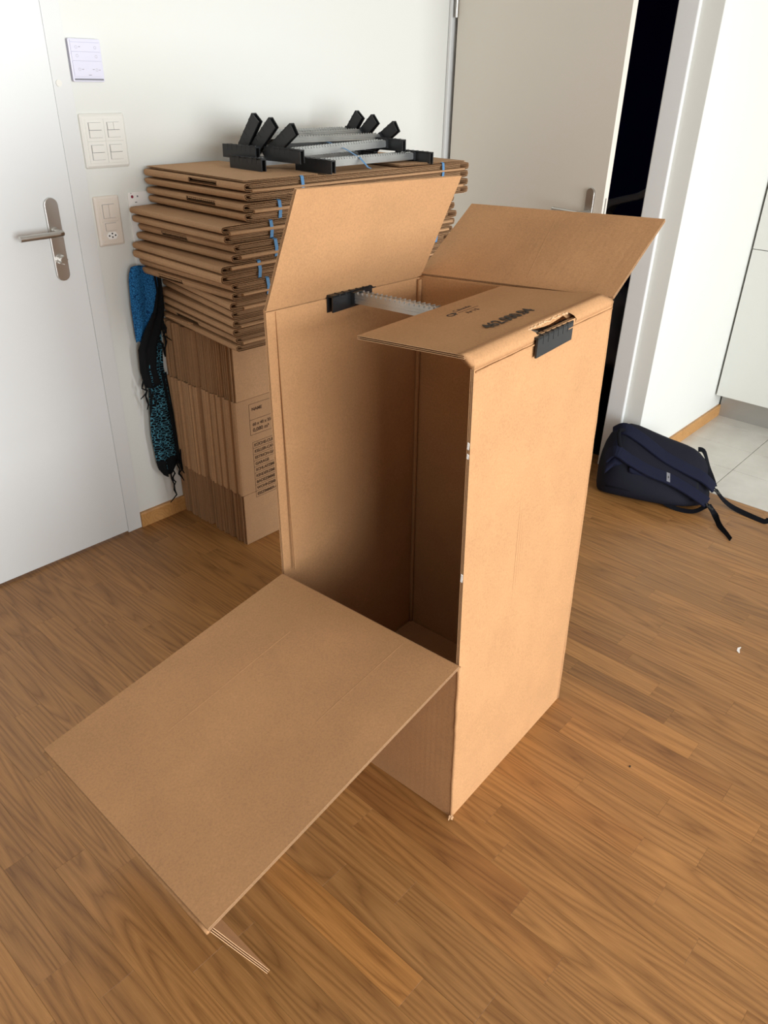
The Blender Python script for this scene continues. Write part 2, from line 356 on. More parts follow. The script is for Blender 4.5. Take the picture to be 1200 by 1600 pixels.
t.build('trim_2', M_FRAME, kind='structure', bevel=.004)

# ------------------------------------------------------------------ switches and wall devices
def txt(body, size, mat, name, parent, o, ux, uy, ext=.0002, **k):
    """printed text as thin mesh letters: o origin, ux/uy unit axes of the writing"""
    cu = bpy.data.curves.new(name, 'FONT'); cu.body = body; cu.size = size; cu.extrude = ext; cu.resolution_u = 3
    if k.get('space'): cu.space_character = k['space']
    if k.get('bold'): cu.offset = k['bold']
    tmp = bpy.data.objects.new('tmp', cu); COL.objects.link(tmp)
    dg = bpy.context.evaluated_depsgraph_get(); me = bpy.data.meshes.new_from_object(tmp.evaluated_get(dg)); bpy.data.objects.remove(tmp)
    ux = V(ux).normalized(); uy = V(uy); uy = (uy-ux*uy.dot(ux)).normalized(); uz = ux.cross(uy); sx = k.get('sx', 1.0)
    me.transform(Matrix(((ux.x*sx, uy.x, uz.x, o[0]), (ux.y*sx, uy.y, uz.y, o[1]), (ux.z*sx, uy.z, uz.z, o[2]), (0, 0, 0, 1))))
    me.materials.clear(); me.materials.append(mat)
    return linkob(name, me, parent)
def raised_frame(mb, w, h, r0, depth, inner):    # plate with sloping rim, in (x,z) around 0, standing out to -y
    n = 4; rings = []
    for (s_, y) in ((0, 0), (.0015, -depth*.55), (.0075, -depth), (inner, -depth)):
        rings.append([mb.vert((a, y, b)) for a, b in rrect(w-2*s_, h-2*s_, max(.0006, r0-s_*.4), n)])
    for i in range(len(rings)-1):
        L = len(rings[i])
        for k in range(L): mb.face([rings[i][k], rings[i][(k+1) % L], rings[i+1][(k+1) % L], rings[i+1][k]])
    mb.face(rings[-1])
g4 = empty('switch_plate', (1.334, YW, 1.314), label='white square four-module light switch plate on the wall', cat='light switch')
g4.location = (1.325, YW, 1.3135)
mb = MB(); raised_frame(mb, .148, .148, .006, .0085, .012); mb.build('cover_frame', M_PLATE, g4)
for i, (cx, cz, kind) in enumerate(((-.030, .030, 'h'), (.030, .030, 'q'), (-.030, -.030, 'h'), (.030, -.030, 'h'))):
    md = MB().box(cx-.0296, cx+.0296, -.0100, -.0082, cz-.0296, cz+.0296).build('switch_insert', M_PLATE, g4, bevel=.0006)
    MB().box(cx-.0205, cx+.0205, -.0104, -.0099, cz-.0205, cz+.0205).build('rocker_gap', M_GREY, md)
    if kind == 'h':
        MB().obox((cx, -.0118, cz+.0103), (.0196, 0, 0), (0, .0022, 0), (0, .0004, .0097)).build('rocker', M_PLATE, md, bevel=.0005)
        MB().obox((cx, -.0110, cz-.0103), (.0196, 0, 0), (0, .0014, 0), (0, -.0002, .0097)).build('rocker', M_PLATE, md, bevel=.0005)
    else:
        for sx in (-1, 1): MB().obox((cx+sx*.0101, -.0118, cz+.0103), (.0096, 0, 0), (0, .0022, 0), (0, .0004, .0097)).build('rocker', M_PLATE, md, bevel=.0005)
        MB().obox((cx, -.0110, cz-.0103), (.0196, 0, 0), (0, .0014, 0), (0, -.0002, .0097)).build('rocker', M_PLATE, md, bevel=.0005)
g2 = empty('switch_and_socket_plate', (1.300, YW, 1.088), label='cream upright plate with double switch above a small socket', cat='light switch')
mb = MB(); raised_frame(mb, .088, .148, .006, .0085, .012); mb.build('cover_frame', M_PLATE2, g2)
md = MB().box(-.0296, .0296, -.0100, -.0082, .0004, .0596).build('switch_insert', M_PLATE2, g2, bevel=.0006)
MB().box(-.0205, .0205, -.0104, -.0099, .0095, .0505).build('rocker_gap', M_GREY, md)
for sx in (-1, 1): MB().obox((sx*.0101, -.0113, .030), (.0096, 0, 0), (0, .0017, 0), (0, 0, .0197)).build('rocker', M_PLATE2, md, bevel=.0005)
md = MB().box(-.0296, .0296, -.0100, -.0082, -.0596, -.0004).build('socket_insert', M_PLATE2, g2, bevel=.0006)
MB().box(-.0185, .0185, -.0104, -.0099, -.0275, -.0045).build('rocker_gap', M_GREY, md)
MB().box(-.0178, .0178, -.0128, -.0100, -.0268, -.0052).build('rocker', M_PLATE2, md, bevel=.0005)
hexp = [(-.019, 0), (-.012, .0105), (.012, .0105), (.0195, 0), (.012, -.0105), (-.012, -.0105)]
MB().prism([(a, b-.042) for a, b in hexp], -.0115, -.0098, lambda a, b, z: (a, z, b)).build('socket_face', M_WHITE, md, bevel=.0004)
for x, z in ((-.0105, -.042), (.0105, -.042), (0, -.0465), (0, -.036)):
    MB().tube([(x, -.0121, z), (x, -.0110, z)], .0026 if z > -.045 or True else .002, 12).build('contact_hole', M_HOLE, md)
ctl = empty('room_control_panel', (1.299, YW, 1.521), label='small white button room control panel beside the entrance door frame', cat='control panel')
MB().prism(rrect(.098, .106, .004, 5), -.013, 0, lambda a, b, z: (a, z, b)).build('housing', M_CTRL, ctl, bevel=.0015)
for z0, z1 in ((.0445, .0500), (.0215, .0437), (-.0010, .0207), (-.0400, -.0018)):
    MB().box(-.0435, .0445, -.0150, -.0128, z0, z1).build('button', M_CTRL, ctl, bevel=.0005)
MB().box(-.0440, .0450, -.0145, -.0128, -.0490, -.0450).build('lower_edge', M_GREY, ctl)
mk = MB()
def ring(mb, x, z, r, y=-.01515):
    n = 14; a = [mb.vert((x+math.cos(k*2*math.pi/n)*r, y, z+math.sin(k*2*math.pi/n)*r)) for k in range(n)]; b = [mb.vert((x+math.cos(k*2*math.pi/n)*(r-.0005), y, z+math.sin(k*2*math.pi/n)*(r-.0005))) for k in range(n)]
    for k in range(n): mb.face([a[k], a[(k+1) % n], b[(k+1) % n], b[k]])
for x, z in ((-.028, .032), (.030, .032), (-.028, .011), (.030, .010), (-.026, -.022), (.027, -.023)): ring(mk, x, z, .0036)
for x, z, l in ((-.018, .033, .003), (-.016, -.022, .003), (.017, -.022, .003), (.036, -.023, .002), (.004, -.036, .0045)): mk.box(x-l, x+l, -.01525, -.0150, z-.0006, z+.0006)
mk.build('button_symbols', M_GREY, ctl)
nt_ = empty('notice_panel', (1.376, YW, 1.165), label='narrow white wall panel with red dot, half hidden behind cardboard stack', cat='panel')
MB().box(0, .11, -.0055, 0, -.24, 0).build('panel_board', M_WHITE, nt_, bevel=.0008)
MB().tube([(.014, -.0062, -.013), (.014, -.0052, -.013)], .0045, 16).build('red_dot', M_RED, nt_)
MB().tube([(.033, -.0062, -.013), (.033, -.0052, -.013)], .0028, 12).build('grey_dot', M_GREY, nt_)
for q in ((.010, .012, -.004, -.002), (.022, .029, -.031, -.029), (.016, .0185, -.073, -.067), (.022, .026, -.046, -.042)):
    MB().box(q[0], q[1], -.0062, -.0052, q[2], q[3]).build('printed_mark', M_INK, nt_)

# ------------------------------------------------------------------ kitchen tall unit
kc = empty('kitchen_cabinet', (3.84, 1.19, 0), label='tall handleless white kitchen cabinet standing at the end of tiles', cat='cabinet')
MB().box(.022, .62, -1.2, -.004, .135, 2.3).build('cabinet_body', M_CAB, kc)
for y0, y1 in ((-.600, -.003), (-1.2, -.603)):
    MB().box(0, .02, y0, y1, .138, .8445).build('cabinet_door', M_CAB, kc, bevel=.001)
    MB().box(0, .02, y0, y1, .8475, 2.3).build('cabinet_door', M_CAB, kc, bevel=.001)
MB().box(.10, .115, -1.2, -.003, 0, .134).build('plinth', M_PLINTH, kc)

# ------------------------------------------------------------------ corrugated sheets
def sheet(name, parent, P00, P10, P11, P01, t, side=1, amp=.0012, seed=0, nu=14, nv=14, pitch=.0085, mats=None, hole=None, double=True, seams=()):
    """double-wall corrugated sheet on a quad: first axis P00->P10 runs across the flutes. Face 0 lies on the quad, thickness goes to side*normal."""
    P00, P10, P11, P01 = map(V, (P00, P10, P11, P01))
    nrm = (P10-P00).cross(P01-P00).normalized()*side
    Lu = (P10-P00).length; Lv = (P01-P00).length; rn = random.Random(seed); ph = [rn.uniform(0, 6.28) for _ in range(6)]
    def bump(u, v):
        e = min(1, 8*u, 8*(1-u))*min(1, 8*v, 8*(1-v))*.8+.2
        return amp*e*(math.sin(4.1*u+ph[0])*math.sin(3.3*v+ph[1])+.6*math.sin(9*u+ph[2]+2*v)+.4*math.sin(11*v+ph[3]))
    us = [i/nu for i in range(nu+1)]; vs = [j/nv for j in range(nv+1)]
    if hole:
        us = sorted(set(us+[hole[0], hole[1]])); vs = sorted(set(vs+[hole[2], hole[3]]))
    import bisect
    def gb(u, v):      # the relief as the coarse grid carries it
        i = min(len(us)-2, max(0, bisect.bisect_right(us, u)-1)); j = min(len(vs)-2, max(0, bisect.bisect_right(vs, v)-1))
        a = (u-us[i])/(us[i+1]-us[i]); b = (v-vs[j])/(vs[j+1]-vs[j])
        return (bump(us[i], vs[j])*(1-a)+bump(us[i+1], vs[j])*a)*(1-b)+(bump(us[i], vs[j+1])*(1-a)+bump(us[i+1], vs[j+1])*a)*b
    def pos(u, v, w):
        return P00*(1-u)*(1-v)+P10*u*(1-v)+P11*u*v+P01*(1-u)*v+nrm*(w+gb(u, v))
    mb = MB(); lt = .0008
    inh = lambda u, v: hole and hole[0]-1e-6 < u < hole[1]+1e-6 and hole[2]-1e-6 < v < hole[3]+1e-6
    layers = [(0, lt), (t/2-lt/2, t/2+lt/2), (t-lt, t)] if double else [(0, lt), (t-lt, t)]
    for li, (w0, w1) in enumerate(layers):
        G = []
        for w_ in (w0, w1): G.append([[mb.vert(pos(u, v, w_)) for v in vs] for u in us])
        nU, nV = len(us)-1, len(vs)-1
        ex = lambda i, j: 0 <= i < nU and 0 <= j < nV and not inh((us[i]+us[i+1])/2, (vs[j]+vs[j+1])/2)
        for i in range(nU):
            for j in range(nV):
                if not ex(i, j): continue
                uv = [(us[a]*Lu, vs[b]*Lv) for a, b in ((i, j), (i+1, j), (i+1, j+1), (i, j+1))]
                mb.cm = 0
                mb.face([G[0][i][j], G[0][i][j+1], G[0][i+1][j+1], G[0][i+1][j]], [uv[0], uv[3], uv[2], uv[1]])
                mb.face([G[1][i][j], G[1][i+1][j], G[1][i+1][j+1], G[1][i][j+1]], uv)
                mb.cm = 1
                for (di, dj, a, b) in ((-1, 0, (i, j), (i, j+1)), (1, 0, (i+1, j+1), (i+1, j)), (0, -1, (i+1, j), (i, j)), (0, 1, (i, j+1), (i+1, j+1))):
                    if not ex(i+di, j+dj): mb.face([G[0][a[0]][a[1]], G[0][b[0]][b[1]], G[1][b[0]][b[1]], G[1][a[0]][a[1]]])
    mb.cm = 2
    for (w0, w1, pt) in (((lt, t/2-lt/2, pitch), (t/2+lt/2, t-lt, pitch*.72)) if double else ((lt, t-lt, pitch),)):
        n = max(2, int(Lu/(pt/2))); vv = [.0006/Lv, 1-.0006/Lv]
        prev = None
        for i in range(n+1):
            u = i/n
            if hole and hole[0] < u < hole[1] and False: prev = None; continue
            w_ = w0 if i % 2 else w1
            if hole and hole[0]-.004 < u < hole[1]+.004:
                # run the flute only beyond the hole
                cur = [mb.vert(pos(u, hole[3], w_)), mb.vert(pos(u, vv[1], w_))] if hole[3] < .98 else [mb.vert(pos(u, vv[0], w_)), mb.vert(pos(u, hole[2], w_))]
            else: cur = [mb.vert(pos(u, a, w_)) for a in (vv[0], .03, .97, vv[1])]
            if prev:
                for c_ in range(0, min(len(prev), len(cur)), 2): mb.face([prev[c_], cur[c_], cur[c_+1], prev[c_+1]])
            prev = cur
    ob = mb.build(name, mats or [M_KRAFT, M_EDGE, M_FLUTE], parent, fix=False)
    for (u0, v0, u1, v1) in seams:      # pressed seam of the liner, a low ridge on the visible face
        m2 = MB(); wd = V((v1-v0, -(u1-u0))).normalized()*.0009; pr = None
        for k in range(31):
            u, v = u0+(u1-u0)*k/30, v0+(v1-v0)*k/30
            cur = [m2.vert(pos(u+wd.x*a/Lu, v+wd.y*a/Lv, h)) for a, h in ((-1.5, t-.0001), (-.5, t+.00025), (.5, t+.00025), (1.5, t-.0001))]
            if pr:
                for q in range(3): m2.face([pr[q], pr[q+1], cur[q+1], cur[q]])
            pr = cur
        m2.build('liner_seam', M_KRAFT, ob, fix=False, smooth=True)
    return ob
def bead(name, parent, a, b, r, bulge=0, n=10, mat=None, wob=.0006, seed=1):
    rn = random.Random(seed); a = V(a); b = V(b); k = 24
    pts = [a.lerp(b, i/k)+V((rn.uniform(-wob, wob), rn.uniform(-wob, wob), rn.uniform(-wob, wob))) for i in range(k+1)]
    return MB().tube(pts, r, n).build(name, mat or M_KRAFT, parent, smooth=True)

# ------------------------------------------------------------------ the open wardrobe box
wb = empty('wardrobe_box', (1.27, .95, 0), label='tall open wardrobe moving box with its front panel folded down', cat='cardboard box')
A0, B0, D0, C0 = V((1.013, .667, 0)), V((1.533, .693, 0)), V((1.515, 1.222, 0)), V((.995, 1.200, 0))
A1, B1, D1, C1 = V((1.022, .712, 1.085)), V((1.561, .741, 1.090)), V((1.481, 1.217, 1.075)), V((1.001, 1.232, 1.073))
FA, FC = V((1.006, .677, .450)), V((.983, 1.195, .445))
T = .007
org = wb.location.copy()
L = lambda p: V(p)-org
def lean(a, b, z):    # point on an upright corner at height z
    return a.lerp(b, z/b.z)
AM = V((1.006, .677, .450)); 
# walls: flutes upright; each lies on its outside face
sheet('side_panel', wb, L(A0), L(B0), L(B1), L((A1.x, A1.y, A1.z)), T, -1, .0016, 1, hole=(.385, .66, .962, .992))
sheet('side_panel', wb, L(D0), L(C0), L(C1), L(D1), T, -1, .0016, 2)
sheet('back_panel', wb, L(B0), L(D0), L(D1), L(B1), T, -1, .0016, 3)
sheet('front_panel', wb, L(C0), L(A0), L(FA), L(FC), T, -1, .0010, 4)
bf = MB()
sheet('bottom_flap', wb, L(A0+V((.01, .01, .004))), L(B0+V((-.01, .01, .004))), L(B0.lerp(D0, .497)+V((-.01, 0, .004))), L(A0.lerp(C0, .497)+V((.01, 0, .004))), .006, 1, .0005, 5)
sheet('bottom_flap', wb, L(A0.lerp(C0, .503)+V((.01, 0, .004))), L(B0.lerp(D0, .503)+V((-.01, 0, .004))), L(D0+V((-.01, -.01, .004))), L(C0+V((.01, -.01, .004))), .006, 1, .0005, 6)
# door panel folded down, and the flap at its far end hanging below
E0, E1 = V((.355, .655, .350)), V((.357, 1.180, .350))
sheet('door_panel', wb, L(FA), L(E0), L(E1), L(FC), T, -1, .0022, 7, 22, 18, seams=((.2, .69, .72, .69), (.02, .26, .42, .27)))
sheet('end_flap', wb, L(E0+V((.002, 0, -.003))), L((.455, .657, .102)), L((.457, 1.180, .102)), L(E1+V((.002, 0, -.003))), T, 1, .001, 8)
bead('crease', wb, L(E0+V((0, .002, -.0035))), L(E1+V((0, 0, -.0035))), .0042, seed=3)
bead('crease', wb, L(FA+V((0, .003, -.0035))), L(FC+V((0, -.003, -.0035))), .0042, seed=4)
# top flaps
G0, G1 = V((1.042, 1.170, 1.312)), V((1.556, 1.170, 1.303))
sheet('top_flap', wb, L(D1+V((0, .000, .004))), L(C1+V((.001, .000, .004))), L(G0), L(G1), T, -1, .0022, 9)
bead('crease', wb, L(C1+V((.002, .001, .001))), L(D1+V((-.001, .001, .001))), .0042, seed=5)
H0, H1 = V((1.690, 1.224, 1.218)), V((1.760, .743, 1.231))
sheet('top_flap', wb, L(B1+V((.001, 0, .003))), L(D1+V((.001, 0, .003))), L(H0), L(H1), T, -1, .0022, 10, seams=((.44, .10, .50, .86),))
bead('crease', wb, L(B1+V((-.001, .002, .0))), L(D1+V((-.001, -.002, .0))), .0042, seed=6)
I0, I1 = V((1.006, .724, 1.100)), V((1.531, .751, 1.106))
J0, J1 = V((1.007, .971, 1.080)), V((1.493, .985, 1.090))
lidp = sheet('top_flap', wb, L(I0), L(I1), L(J1), L(J0), T, -1, .0007, 11)
# the broad scored crease between the near wall and the folded-in flap
mb = MB(); nn = 28; rows = []
for i in range(nn+1):
    u = i/nn; a = A1.lerp(B1, u); b = I0.lerp(I1, u); wv = .0008*math.sin(i*2.3)
    tr = .0075*max(0, 1-abs((u-.52)/.13))**.5 if abs(u-.52) < .13 else 0
    rows.append([mb.vert(L(p)) for p in (a+V((0, -.0002, -.012)), a+V((0, -.0022, -.0015+wv)), a.lerp(b, .35)+V((0, -.004, .001)), a.lerp(b, .8)+V((0, -.001-tr*.3, .001-tr)), b+V((0, .001, .0006)),
                 b+V((0, .012, .0003)), b+V((0, .012, -.006)), a+V((0, .005, -.012)))])
for i in range(nn):
    for k in range(8):
        if 11 <= i <= 18 and k in (0, 1, 2, 6, 7): continue      # torn open above the clip
        mb.face([rows[i][k], rows[i][(k+1) % 8], rows[i+1][(k+1) % 8], rows[i+1][k]])
mb.face(rows[0]); mb.face(rows[-1][::-1])
mb.build('crease', M_KRAFT, wb, smooth=True)
bead('crease', wb, L(A1+V((.004, -.0022, -.0155))), L(B1+V((-.004, -.0022, -.0155))), .0016, seed=8)
rn = random.Random(31); pts = [L(A1.lerp(B1, .385+.295*k/40).lerp(I0.lerp(I1, .385+.295*k/40), .86)+V((0, rn.uniform(-.0014, .001), rn.uniform(-.0035, .0006)))) for k in range(41)]
MB().tube(pts, [.0011+.0014*rn.random() for _ in pts], 6).build('torn_edge', M_EDGE, wb, label='torn pale paper edge')
# rounded upright corners, the inner corner joint
bead('corner_crease', wb, L(A0+V((.003, .003, .002))), L(FA+V((.003, .003, 0))), .0046, seed=9)
bead('corner_crease', wb, L(B0+V((-.003, .003, .002))), L(B1+V((-.003, .003, -.004))), .0050, seed=10)
bead('corner_crease', wb, L(D0+V((-.012, -.012, .01))), L(D1+V((-.012, -.012, -.003))), .0055, seed=11)
mb = MB()
for (p, q) in ((C0+V((.026, -.0083, .447)), C1+V((.026, -.0083, -.002))),):
    mb.ribbon([L(p), L(p.lerp(q, .5)), L(q)], .0035, .0022, (1, 0, 0))
mb.build('score_line', M_KRAFT, wb)
mb = MB(); n0 = (E0-FA).normalized()
UPD = (E0-FA).cross(E1-E0).normalized(); UPD = UPD if UPD.z > 0 else -UPD
def onflap(u, v): return FA*(1-u)*(1-v)+E0*u*(1-v)+E1*u*v+FC*(1-u)*v
# torn white bits on the cut edge of the near wall
mb = MB()
for z, s in ((.935, .006), (.915, .004), (.66, .007), (.655, .004)):
    p = lean(A0, A1, z); MB().obox(L(p+V((-.002, .003, 0))), (.0012, .0006, 0), (0, .002, .0006), (.0003, 0, s)).build('torn_paper', M_WHITE, wb)
mb = MB(); rn = random.Random(5)
for i in range(7):
    x = rn.uniform(-.008, .008); mb.obox(L(A0+V((-.004+x, -.002+rn.uniform(-.004, .004), .003+rn.uniform(0, .004)))), (.004, .001, .001), (0, .001, .0003), (0, 0, .0006))
mb.build('torn_corner', M_EDGE, wb)
# writing on the lid flap: reads from the near left towards the right
LN = (I1-I0).cross(J0-I0).normalized(); LN = LN if LN.z > 0 else -LN
def lidpt(x, y):
    p = V((x, y, 0)); z = I0.z - ((x-I0.x)*LN.x+(y-I0.y)*LN.y)/LN.z; return V((x, y, z))+LN*.0019
ux = (I1-I0).normalized(); uy = (J0-I0).normalized()
txt('462.000.04', .038, M_INK, 'printed_number', wb, L(lidpt(1.171, .787)), ux, uy, bold=.0007, sx=.99)
txt('CP', .022, M_INK, 'printed_logo', wb, L(lidpt(1.205, .905)), ux, uy, bold=.0005, sx=1.2)
txt('Cabande', .0165, M_INK2, 'printed_logo', wb, L(lidpt(1.243, .922)), ux, uy, bold=.0002)
txt('Ar I S', .0165, M_INK2, 'printed_logo', wb, L(lidpt(1.247, .893)), ux, uy, bold=.0001, sx=1.1)
mb = MB(); a = lidpt(1.240, .9125); b = lidpt(1.310, .9155)
mb.ribbon([L(a), L(b)], .0012, .0003, uy); mb.build('printed_line', M_INK2, wb)

# ------------------------------------------------------------------ hanger rails
def rail_mesh(Lr):
    mb = MB(); w_, h = .0135, .020
    prof = [(-w_, 0), (-w_, h), (-w_*.62, h+.002), (-w_*.45, h-.003), (w_*.45, h-.003), (w_*.62, h+.002), (w_, h), (w_, 0), (w_-.0012, 0), (w_-.0012, h-.001), (w_*.6, h), (w_*.4, h-.0045), (-w_*.4, h-.0045), (-w_*.6, h), (-w_+.0012, h-.001), (-w_+.0012, 0)]
    mb.prism(prof, 0, Lr, lambda a, b, z: (z, a, b))
    for s in (-1, 1): mb.box(.01, Lr-.01, s*w_-.0016, s*w_+.0016, h*.34, h*.42); mb.box(.01, Lr-.01, s*w_-.0012, s*w_+.0012, h*.68, h*.74)
    n = int((Lr-.03)/.0125)
    for i in range(n):
        x = .018+i*.0125
        for s in (-1, 1): mb.obox((x, s*w_*.80, h+.0016), (.0038, 0, .0012), (0, .0032, 0), (-.0006, 0, .0022))
    return mb.mesh('rail_bar', M_ZINC, False, True)
def clip_mesh():
    mb = MB(); hl = .078
    mb.box(-.0145, -.0105, -hl, hl, -.012, .026); mb.box(.0015, .0050, -hl, hl, -.010, .026); mb.box(-.0145, .0050, -hl, hl, .0225, .0265)
    for i in range(6):
        y = -.054+i*.0216; mb.box(-.0148, .0053, y-.0022, y+.0022, .0215, .0276); mb.box(-.0150, -.0143, y-.0016, y+.0016, .010, .027)
    mb.box(.0050, .016, -.0165, .0165, -.003, .024)
    return mb.mesh('end_clip', M_BLACK, False, True)
RL = .478
bar_me, clip_me = rail_mesh(RL), clip_mesh()
rail0 = empty('hanger_rail', label='galvanised steel hanger rail clipped across the open wardrobe box', cat='rail')
b = linkob('rail_bar', bar_me, rail0)
c1 = linkob('end_clip', clip_me, rail0, label='black plastic clip'); c2 = linkob('end_clip', clip_me, rail0, label='black plastic clip'); c2.location = (RL, 0, 0); c2.rotation_euler = (0, 0, math.pi)
def copy_tree(o, parent=None):
    c = o.copy(); COL.objects.link(c); c.parent = parent
    for ch in list(o.children): copy_tree(ch, c)
    return c
# in the box: from the far wall to the near wall
pa, pb = V((1.247, 1.214, 1.056)), V((1.296, .7345, 1.0595))
dv = (pb-pa); rail0.location = pa; rail0.rotation_euler = (0, -math.asin(dv.z/dv.length), math.atan2(dv.y, dv.x)); rail0.scale = (dv.length/RL, 1, 1)
ZT = 1.2365
spare = [((1.772, 1.885, ZT+.013), .03, 0, 0, 'galvanised spare rail lying nearest the front edge of stack top'),
         ((1.700, 1.945, ZT+.041), .04, 0, .02, 'galvanised spare rail resting on others, second from the front edge'),
         ((1.634, 2.040, ZT+.013), -.02, 0, .0, 'flat spare rail under the others with leftmost low black clip'),
         ((1.666, 2.110, ZT+.040), .03, 0, -.02, 'flat spare rail whose raised black clip points furthest to the left'),
         ((1.738, 2.000, ZT+.068), .035, .60, -.01, 'tilted spare rail whose clip tops stand farthest to the right'),
         ((1.728, 2.075, ZT+.074), .05, .74, .0, 'tilted spare rail, middle one of the three raised clips'),
         ((1.718, 2.130, ZT+.078), .05, .90, .0, 'tilted spare rail with the rearmost steeply raised clips')]
for loc, yaw, roll, pitch, lab in spare:
    r_ = copy_tree(rail0); r_.location = loc; r_.rotation_euler = (-roll, -pitch, yaw); r_.scale = (1, 1, 1); tag(r_, lab, 'rail', 'spare hanger rails on top of the stack')
mb = MB(); mb.ribbon([(1.900, 2.14, 1.292), (1.905, 2.11, 1.312), (1.915, 2.06, 1.318), (1.93, 1.99, 1.308), (1.945, 1.93, 1.292), (1.955, 1.875, 1.270), (1.968, 1.850, 1.2425), (1.972, 1.840, 1.2395)], .0085, .0008, (1, .15, 0))
mb.build('strapping_band', M_BLUE, label='blue plastic band slung over the bundle of spare rails', cat='strap')

# ------------------------------------------------------------------ folded wardrobe boxes lying in the stack
def corr_extrude(mb, prof, t, y0, y1, fn, skip=None, ycuts=None, pitch=.009, core_len=.02):
    """corrugated sheet following a 2-D path, extruded from y0 to y1; fn maps (a,b,y) to a point"""
    n = len(prof); nm = []
    for i in range(n):
        a = V(prof[max(i-1, 0)]); b = V(prof[min(i+1, n-1)]); d = (b-a).normalized(); nm.append(V((-d.y, d.x)))
    ys = [y0]+sorted(ycuts or [])+[y1]; lt = .0010
    for (wa, wb_) in ((-t/2, -t/2+lt), (t/2-lt, t/2)):
        G = [[[mb.vert(fn(prof[i][0]+nm[i].x*w_, prof[i][1]+nm[i].y*w_, y)) for y in ys] for i in range(n)] for w_ in (wa, wb_)]
        for i in range(n-1):
            for j in range(len(ys)-1):
                if skip and skip(i, j): continue
                mb.cm = 0
                mb.face([G[0][i][j], G[0][i+1][j], G[0][i+1][j+1], G[0][i][j+1]]); mb.face([G[1][i][j], G[1][i][j+1], G[1][i+1][j+1], G[1][i+1][j]])
            mb.cm = 0
            for j in (0, len(ys)-1): mb.face([G[0][i][j], G[0][i+1][j], G[1][i+1][j], G[1][i][j]])
        for i in (0, n-1):
            for j in range(len(ys)-1): mb.face([G[0][i][j], G[0][i][j+1], G[1][i][j+1], G[1][i][j]])
    # flutes, seen at the cut ends
    mb.cm = 1; hw = t/2-lt; s = 0; prev = None; acc = []
    for i in range(n-1):
        a = V(prof[i]); b = V(prof[i+1]); l = (b-a).length; m = max(1, int(l/(pitch/2)))
        for k in range(m):
            acc.append((a.lerp(b, k/m), nm[i].lerp(nm[i+1], k/m)))
    for q, (p, nn_) in enumerate(acc):
        w_ = hw if q % 2 else -hw; x, z = p.x+nn_.x*w_, p.y+nn_.y*w_
        cur = [mb.vert(fn(x, z, y0+.0005)), mb.vert(fn(x, z, y0+core_len))]
        if prev: mb.face([prev[0], cur[0], cur[1], prev[1]])
        prev = cur
bn = [(1.440, 1.437, 2.478, 0), (1.430, 1.438, 2.476, 0), (1.366, 1.376, 2.42, 0), (1.385, 1.388, 2.42, 0), (1.345, 1.366, 2.41, 0), (1.368, 1.376, 2.40, 0), (1.362, 1.452, 2.395, 0), (1.372, 1.446, 2.40, 0), (1.376, 1.440, 2.40, 0)]
blab = ['topmost strapped flat box bundle, directly under the spare rails', 'strapped flat box bundle second from the top of stack', 'strapped flat box bundle third from the top, first jutting left',
        'strapped flat box bundle fourth from the top of stack', 'strapped flat box bundle in the middle, fifth from the top', 'strapped flat box bundle just above the blue scarf, sixth from top',
        'strapped flat box bundle third from the bottom of the lying stack', 'strapped flat box bundle second from the bottom of lying stack', 'lowest lying flat box bundle, resting on the upright boxes']
strapx = [1.656, 1.563, 1.536, 1.543, 1.478, 1.506, None, None, None]
slot = {(0, 0): (1.95, 2.085), (1, 0): (1.955, 2.10), (3, 0): (2.055, 2.19), (5, 1): (2.08, 2.215), (8, 0): (2.066, 2.213)}
ZB, ZTOP = .7575, 1.2355
hB = (ZTOP-ZB)/9; YN, YF = 1.83, 2.318
rn = random.Random(21)
